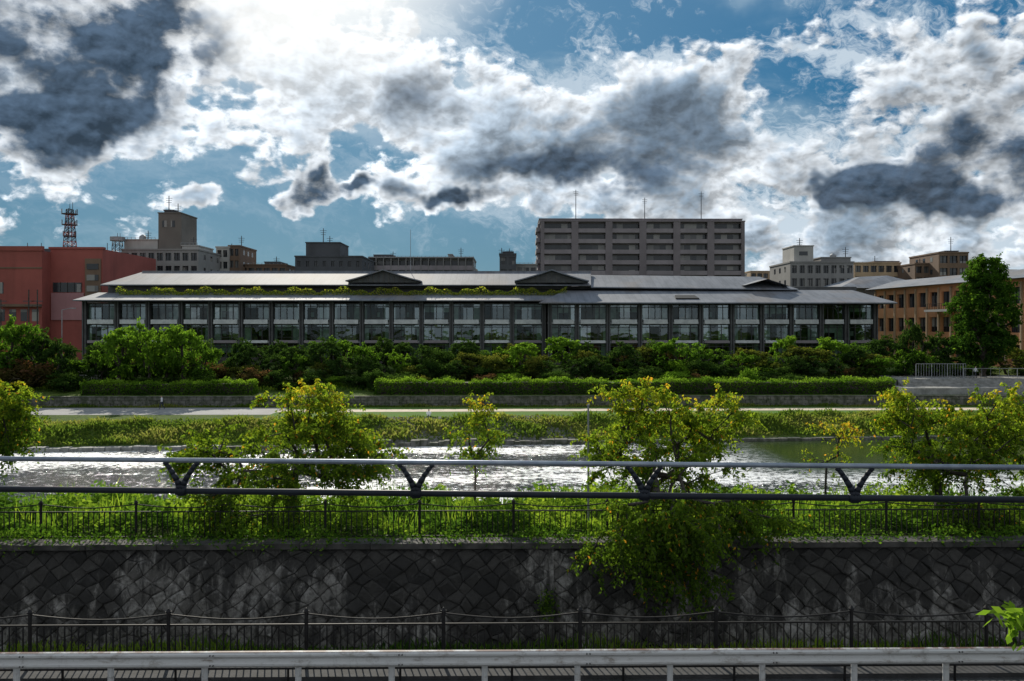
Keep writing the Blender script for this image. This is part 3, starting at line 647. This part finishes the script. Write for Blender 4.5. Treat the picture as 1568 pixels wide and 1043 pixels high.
bpx('grey_office_building',190,306,384,200,18,3.1,9,'greywall',[('box',243,278,327,384,'towerwall'),('win',249,256,338,348),('win',262,268,338,348),('box',252,266,323,327,'darkwall'),('ant',254,298,327),('tank',206,216,360,367),('box',191,242,368,384,'lightwall'),('ant',268,310,327),('ant',222,352,367),('ant',292,362,376),('box',279,304,377,384,'lightwall'),('rail',192,240,364,368),('rail',279,304,372,377)],pier=.3)
bpx('white_house_block',333,352,380,215,14,3,2,'lightwall',[('ant',351,372,380)]); bpx('maroon_block',352,369,378,216,14,3,2,'brownwall',[('ant',366,360,378)]); bpx('maroon_block',369,440,407,220,14,3,6,'brownwall',[('box',405,428,402,407,'darkwall'),('rail',372,438,403,407),('ant',420,392,402)])
bpx('dark_office_building',453,555,394,210,20,3.2,8,'darkwall',[('box',468,520,372,394,'darkwall'),('ant',492,348,372),('ant',502,360,372)],pier=.6,sp_h=.6)
bpx('long_apartment_building',566,725,396,230,16,3,14,'greywall',[('rail',566,725,392,396),('box',686,692,390,396,'greywall'),('ant',600,384,396),('ant',705,378,396),('box',572,600,391,396,'darkwall')],balc=True,pier=.1)
bpx('grey_stair_building',765,790,390,215,14,3,2,'darkwall',[('ant',768,378,390),('ant',780,379,390),('box',770,786,386,390,'darkwall')]); bpx('grey_stair_building',790,822,406,218,14,3,3,'greywall',[('rail',790,822,402,406)])
bpx('white_apartment_building',1212,1310,402,200,16,2.9,8,'greywall',[('box',1220,1250,376,402,'lightwall'),('win',1228,1241,384,390),('box',1262,1308,394,402,'greywall'),('ant',1305,376,395),('ant',1233,362,376),('tank',1283,1293,388,394)],pier=.35)
bpx('tan_block',1311,1383,403,230,14,3,6,'tanwall',[('box',1345,1383,400,403,'brownwall'),('ant',1350,390,403),('rail',1312,1380,400,403)])
bpx('brown_block',1405,1442,404,220,14,3,3,'brownwall',[('ant',1421,394,404)]); bpx('dark_brown_tower',1442,1488,387,215,16,3,3,'brownwall',[('ant',1470,360,387),('box',1455,1475,384,387,'darkwall'),('box',1488,1520,400,430,'tanwall')],pier=.2); bpx('brown_block',1500,1600,414,240,14,3,8,'tanwall')
bpx('grey_office_building',150,192,424,240,14,3,4,'greywall'); bpx('brown_block',1140,1214,437,260,14,3,6,'greywall')
for k in range(26):
    px=150+k*46+random.uniform(-15,15); bpx('distant_house',px,px+random.uniform(25,50),random.uniform(412,424),270+random.uniform(0,40),12,3,4,random.choice(['greywall','lightwall','darkwall','tanwall']),side=False)
b=MB(); Ls=62; building(b,0,Ls,0,16,-.5,13.2,3,18,'orangewall',sp_h=.42,pier=.32,side=False)
for i in range(19): b.box(i*Ls/18-.16,i*Ls/18+.16,-.35,.0,-.5,13.0,'tanwall')
b.hexa([(-1.5,-1.6,13.5),(Ls+1.5,-1.6,13.5),(Ls+1.5,17,13.5),(-1.5,17,13.5),(2,3,15.2),(Ls-2,3,15.2),(Ls-2,13,15.2),(2,13,15.2)],'roof')
b.box(20,30,-2.6,-.4,8.6,9.,'lightwall')
for i in range(20): b.box(20+i*.5,20.06+i*.5,-2.6,-2.54,9.,10,'black')
b.box(20,30,-2.6,-2.54,10,10.06,'black')
A=Vector((wx(1345,172),172,0)); Bv=Vector((wx(1610,126),126,0)); ang=math.atan2(Bv.y-A.y,Bv.x-A.x)
b.build('school_building',(A.x,A.y,-6.0),ang)
b=MB(); D=176; x0,x1=wx(1285,D),wx(1440,D); b.box(x0+2,x1-2,D+1,D+18,-6.5,wz(441,D),'greywall'); b.hexa([(x0,D-1,wz(441,D)),(x1,D-1,wz(441,D)),(x1,D+20,wz(441,D)),(x0,D+20,wz(441,D)),(x0+8,D+8,wz(420,D)),(x1-7,D+8,wz(418,D)),(x1-7,D+11,wz(418,D)),(x0+8,D+11,wz(420,D))],'roof')
for k in range(8): b.box(x0+3+k*2.3,x0+4.3+k*2.3,D+.9,D+1.1,0,2.2,'glassb')
b.build('hipped_roof_hall')
b=MB(); X0=wx(1372,113)
b.box(X0,X0+60,109.5,126,-9,-8.0,'conc'); b.box(X0+1,X0+60,114,130,-8.5,-7.1,'conc')
for k in range(5): b.box(X0+1,X0+60,113.9-.35*k,114.0-.35*(k-1)-.02,-8.2,-7.1-.16*(k+1),'conc')
b.build('plaza_terrace')
def railing(x0,x1,y,z,h,mat,sp=.35):
    b.box(x0,x1,y-.03,y+.03,z+h-.07,z+h,mat); b.box(x0,x1,y-.02,y+.02,z+.12,z+.17,mat); n=int((x1-x0)/sp)
    for i in range(n+1):
        x=x0+(x1-x0)*i/n; r=.05 if i%6==0 else .018; b.box(x-r,x+r,y-.019,y+.019,z,z+h-.071,mat)
b=MB(); railing(wx(1396,118),wx(1472,118),116,-7.1,2.0,'metal'); b.build('white_railing')
b=MB(); railing(wx(1475,118),wx(1640,118),117,-7.1,1.3,'metal',1.2); b.build('steel_railing')
b=MB(); railing(wx(60,116),wx(150,116),118,-7.9,1.2,'white'); b.box(wx(70,118),wx(150,118),118.5,124,-8.5,-6.6,'conc'); b.build('white_railing')
for k in range(5): shrub(1385+k*45+random.uniform(-10,10),random.uniform(556,566),122,40,SH[random.choice([0,1,5])])
b=MB(); x=wx(100,120); b.cyl((x,120,-7.5),(x,120,2.3),.09,.05,8,'metal'); b.cyl((x,120,2.3),(x+1.4,120,2.6),.045,.04,6,'metal'); b.box(x+1.2,x+1.9,119.85,120.15,2.5,2.62,'metal'); b.build('street_lamp')
b=MB()
for px in(50,63,8): x=wx(px,158); b.cyl((x,158,-6.5),(x,158,6.8 if px!=8 else 5),.15,.1,8,'darkconc'); b.box(x-1,x+1,157.9,158.1,4.6,4.75,'darkwall'); b.box(x-.7,x+.7,157.9,158.1,3.8,3.92,'darkwall')
b.build('utility_poles')
b=MB(); n=90; top=[]
for i in range(n+1):
    x=-3500+7000*i/n; top.append((x,3200,105+40*math.sin(x*.0021+1)+25*math.sin(x*.006)+12*math.sin(x*.017)))
b.mesh([(p[0],2600,-8) for p in top]+top+[(p[0],3900,-8) for p in top],[(i,i+1,n+2+i,n+1+i) for i in range(n)]+[(n+1+i,n+2+i,2*n+3+i,2*n+2+i) for i in range(n)],'hill'); b.build('distant_hills')
# ------------------------------------------------------------------ people
def person(name,x,y,z,rz,J,shirt,trou,hair=(.02,.015,.01)):
    names=list(J); E=[('pel','chest'),('chest','neck'),('neck','head'),('head','crown'),('chest','shL'),('shL','elL'),('elL','haL'),('chest','shR'),('shR','elR'),('elR','haR'),('pel','hipL'),('hipL','knL'),('knL','anL'),('anL','toL'),('pel','hipR'),('hipR','knR'),('knR','anR'),('anR','toR')]
    me=bpy.data.meshes.new(name); me.from_pydata([J[k][:3] for k in names],[(names.index(a),names.index(c)) for a,c in E],[])
    o=bpy.data.objects.new(name,me); S.collection.objects.link(o); o.location=(x,y,z); o.rotation_euler=(0,0,rz)
    md=o.modifiers.new('skin','SKIN')
    sk=me.skin_vertices[0].data
    for i,k in enumerate(names): sk[i].radius=(J[k][3],J[k][3]*(.8 if k in('pel','chest') else 1)); sk[i].use_root=(k=='pel')
    o.modifiers.new('sub','SUBSURF').levels=1; o.modifiers['sub'].render_levels=1
    m,T,b_=newmat(name+'_clothes'); tc=T.node('ShaderNodeTexCoord').outputs['Object']; zz=T.sep(tc)[2]
    hz=J['head'][2]; pz=J['pel'][2]
    c=T.mix(T.m('GREATER_THAN',zz,pz+.02),trou,shirt); c=T.mix(T.m('GREATER_THAN',zz,J['neck'][2]),c,(.45,.27,.19)); c=T.mix(T.m('GREATER_THAN',T.m('ADD',zz,T.m('MULTIPLY',T.sep(tc)[1],.5)),hz+.03),c,hair)
    c=T.mix(T.m('LESS_THAN',zz,.07),c,(.05,.05,.05)); T.put(b_.inputs['Base Color'],c); b_.inputs['Roughness'].default_value=.85; me.materials.append(m)
walk=dict(pel=(0,0,.93,.14),chest=(0,-.02,1.28,.15),neck=(0,-.03,1.47,.055),head=(0,-.06,1.58,.085),crown=(0,-.05,1.68,.075),
 shL=(.19,-.02,1.38,.06),elL=(.24,.1,1.12,.045),haL=(.24,.02,.88,.035),shR=(-.19,-.02,1.38,.06),elR=(-.24,-.08,1.12,.045),haR=(-.23,-.26,.95,.035),
 hipL=(.1,0,.86,.09),knL=(.1,-.16,.5,.06),anL=(.1,-.2,.09,.045),toL=(.1,-.36,.04,.04),hipR=(-.1,0,.86,.09),knR=(-.1,.06,.48,.06),anR=(-.1,.3,.14,.045),toR=(-.1,.2,.03,.04))
sit=dict(pel=(0,.1,.14,.15),chest=(0,.02,.5,.15),neck=(0,-.03,.7,.055),head=(0,-.08,.81,.085),crown=(0,-.07,.91,.075),
 shL=(.19,0,.6,.06),elL=(.25,-.18,.42,.045),haL=(.12,-.4,.44,.035),shR=(-.19,0,.6,.06),elR=(-.25,-.18,.42,.045),haR=(-.12,-.4,.44,.035),
 hipL=(.1,.05,.13,.09),knL=(.14,-.36,.42,.06),anL=(.12,-.5,.07,.045),toL=(.12,-.64,.03,.04),hipR=(-.1,.05,.13,.09),knR=(-.14,-.36,.42,.06),anR=(-.12,-.5,.07,.045),toR=(-.12,-.64,.03,.04))
person('walking_person',wx(251,105),105,-10.19,math.radians(-90),walk,(.6,.6,.62),(.03,.035,.06))
person('seated_person',wx(657,95.6),95.6,-10.193,0,sit,(.85,.85,.85),(.1,.11,.14))
person('standing_person',wx(1500,115),115.2,-7.1,math.radians(90),walk,(.6,.6,.62),(.04,.04,.05))
# ------------------------------------------------------------------ light and sky
AZ=math.atan((430-784)/F); EL=math.radians(30)
sd=Vector((math.sin(AZ)*math.cos(EL),math.cos(AZ)*math.cos(EL),math.sin(EL)))
ld=bpy.data.lights.new('sun','SUN'); ld.energy=5; ld.angle=math.radians(.5); ld.color=(1,.93,.8)
lo=bpy.data.objects.new('sun',ld); S.collection.objects.link(lo); lo.rotation_euler=(-sd).to_track_quat('-Z','Y').to_euler(); lo.location=(0,0,60)
W=bpy.data.worlds.new('World'); S.world=W; W.use_nodes=True; T=NT(W.node_tree); bg=W.node_tree.nodes['Background']
try: W.cycles.sampling_method='NONE'
except Exception as ex: print(ex)
d=T.node('ShaderNodeTexCoord').outputs['Generated']; sx=T.sep(d); az=T.m('ARCTAN2',sx[0],sx[1]); elv=T.m('ARCSINE',sx[2])
sky=T.node('ShaderNodeTexSky',sky_type='NISHITA'); sky.sun_disc=False; sky.sun_elevation=EL; sky.sun_rotation=AZ%(2*math.pi)
wn=T.noise(d,9,4,.65,out=1); q=T.comb(az,elv,0.); wc=T.vm('SUBTRACT',wn,(.5,.5,.5))
qw=T.vm('ADD',q,T.vm('MULTIPLY',wc,(.18,.11,0)))
def field(bl):
    acc=None
    for px,py,rx,ry,amp in bl:
        a=math.atan((px-784)/F); e=math.atan((500-py)/math.hypot(F,px-784))
        c=T.vm('MULTIPLY',T.vm('SUBTRACT',qw,(a,e,0)),(F/rx,F/ry,0)); v=T.mr(T.vm('LENGTH',c),.0,1.4,amp,0.)
        acc=v if acc is None else T.m('ADD',acc,v)
    return acc
WB=field([(420,30,240,110,.42),(560,150,260,110,.3),(700,200,190,80,.24),(250,190,160,60,.18),(90,290,240,100,.2),(960,190,220,110,.48),(870,310,90,40,.42),(1060,315,110,40,.34),(1340,355,290,80,.5),
  (1300,110,330,110,.1),(1230,250,180,60,.2),(640,305,110,30,.3),(300,318,50,22,.55),(880,20,230,50,-.3),(1140,30,130,40,-.2),(690,20,120,40,-.1),(560,375,380,40,-.25),(330,130,60,30,-.15),(300,250,110,35,-.12),(1520,10,120,30,-.2)])
KB=field([(50,50,260,160,.95),(140,178,90,34,.4),(470,308,105,40,.8),(700,310,75,20,.5),(1000,205,180,90,.3),(870,256,160,36,.5),(1520,235,210,90,.65),(1430,292,120,30,.45),(1320,290,55,28,.6),(40,235,60,16,.2),(640,165,100,44,.26),(580,298,38,14,.45)])
nv=T.vm('MULTIPLY',d,(1.,1.,1.5)); o=.009
nv=T.vm('ADD',nv,T.vm('SCALE',wc,scale=.035))
def H(v,dt):
    a=T.noise(v,7.5,dt,.6); c=T.vor(v,19,2.5,.6)
    return T.m('ADD',T.m('MULTIPLY',a,.85),T.m('MULTIPLY',T.m('SUBTRACT',.6,c),.34))
H1=H(nv,8); H2=H(T.vm('ADD',nv,(-.45*o,0,1.*o)),5)
Nc=T.m('MULTIPLY',T.m('SUBTRACT',H1,.49),2.6)
Tw=T.m('ADD',T.m('ADD',Nc,WB),T.m('ADD',T.m('MULTIPLY',KB,.7),.25))
al=T.mr(Tw,.43,.6)
kb=T.m('MULTIPLY',T.mr(Tw,.5,.86),T.mr(T.m('ADD',KB,T.m('MULTIPLY',Nc,.3)),.05,.48))
dv=T.vm('DOT_PRODUCT',d,tuple(sd)); glow=T.mr(dv,.955,.992); glow2=T.mr(dv,.75,1.)
vn=T.noise(T.vm('MULTIPLY',d,(1,1,2.6)),4.2,6,.62,.3)
gen=T.m('MAXIMUM',T.mr(Tw,.58,1.,0.,.85),T.m('MULTIPLY',T.mr(vn,.47,.62),T.mr(Tw,.5,.72,0.,.7)))
gen=T.m('MULTIPLY',gen,T.m('SUBTRACT',1.,T.m('MULTIPLY',T.mr(dv,.9,.98),.6)))
rel=T.m('MAXIMUM',T.m('MINIMUM',T.m('MULTIPLY',T.m('SUBTRACT',H1,H2),8.),.6),-.4)
cc=T.mix(gen,(.84,.89,.94),(.17,.265,.37))
br=T.m('ADD',T.m('ADD',.84,rel),T.m('MULTIPLY',glow2,.3))
cc=T.vm('SCALE',cc,scale=br)
dkc=T.vm('SCALE',T.vm('ADD',(.0,.0,.0),(.055,.085,.13)),scale=T.m('ADD',T.m('MULTIPLY',rel,1.3),1.))
cc=T.mix(kb,cc,dkc)
grad=T.ramp(T.mr(elv,0,.42,0,1,False),[(0,(.08,.19,.27)),(.3,(.04,.155,.26)),(.65,(.012,.135,.28)),(1,(.004,.12,.28))])
nis=T.vm('MULTIPLY',sky.outputs[0],(.04,.07,.1))
base=T.mix(.12,grad,nis)
base=T.mix(T.m('MULTIPLY',glow2,.2),base,(.4,.58,.68))
veil=T.m('MULTIPLY',T.mr(vn,.42,.66),.55)
veil=T.m('MULTIPLY',veil,T.mr(T.m('ADD',WB,.12),-.12,.14))
base=T.mix(veil,base,(.38,.52,.63))
ca,sa=math.cos(.22),math.sin(.22)
st=T.comb(T.m('ADD',T.m('MULTIPLY',az,ca*5),T.m('MULTIPLY',elv,-sa*5)),T.m('ADD',T.m('MULTIPLY',az,sa*13),T.m('MULTIPLY',elv,ca*13)),3.3)
sn=T.noise(T.vm('ADD',st,T.vm('SCALE',wc,scale=1.2)),1.8,8,.7,.3)
msk=T.mr(T.m('ADD',az,T.m('MULTIPLY',elv,.4)),-.25,.35,.15,1.)
sl=T.m('MULTIPLY',T.mr(T.m('ADD',sn,T.m('MULTIPLY',WB,.25)),.44,.62),.85)
base=T.mix(T.m('MULTIPLY',sl,msk),base,(.64,.74,.83))
col=T.mix(T.m('MULTIPLY',al,.95),base,cc)
col=T.mix(T.m('MULTIPLY',T.m('MULTIPLY',glow,.85),T.m('SUBTRACT',1.,kb)),col,(1.15,1.15,1.12))
col=T.mix(T.mr(sx[1],.45,-.2,0.,.7),col,(.58,.595,.61))  # sky behind the camera mixed to grey to neutralise the ambient light
back=T.mr(sx[1],.35,-.5,10.,11.)  # sky behind the camera brightened as added fill light
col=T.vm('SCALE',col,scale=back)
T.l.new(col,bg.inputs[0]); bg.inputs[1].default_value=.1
# ------------------------------------------------------------------ camera
cd=bpy.data.cameras.new('camera'); co=bpy.data.objects.new('camera',cd); S.collection.objects.link(co); S.camera=co
cd.sensor_width=36; cd.lens=36*F/1568; yaw=math.radians(.8); co.rotation_euler=(math.radians(90),0,-yaw)
cd.shift_x=-math.tan(yaw)*F/1568; cd.shift_y=-21.5/1568; cd.clip_start=.1; cd.clip_end=20000
S.view_settings.view_transform='Standard'; S.view_settings.look='None'; S.view_settings.exposure=0
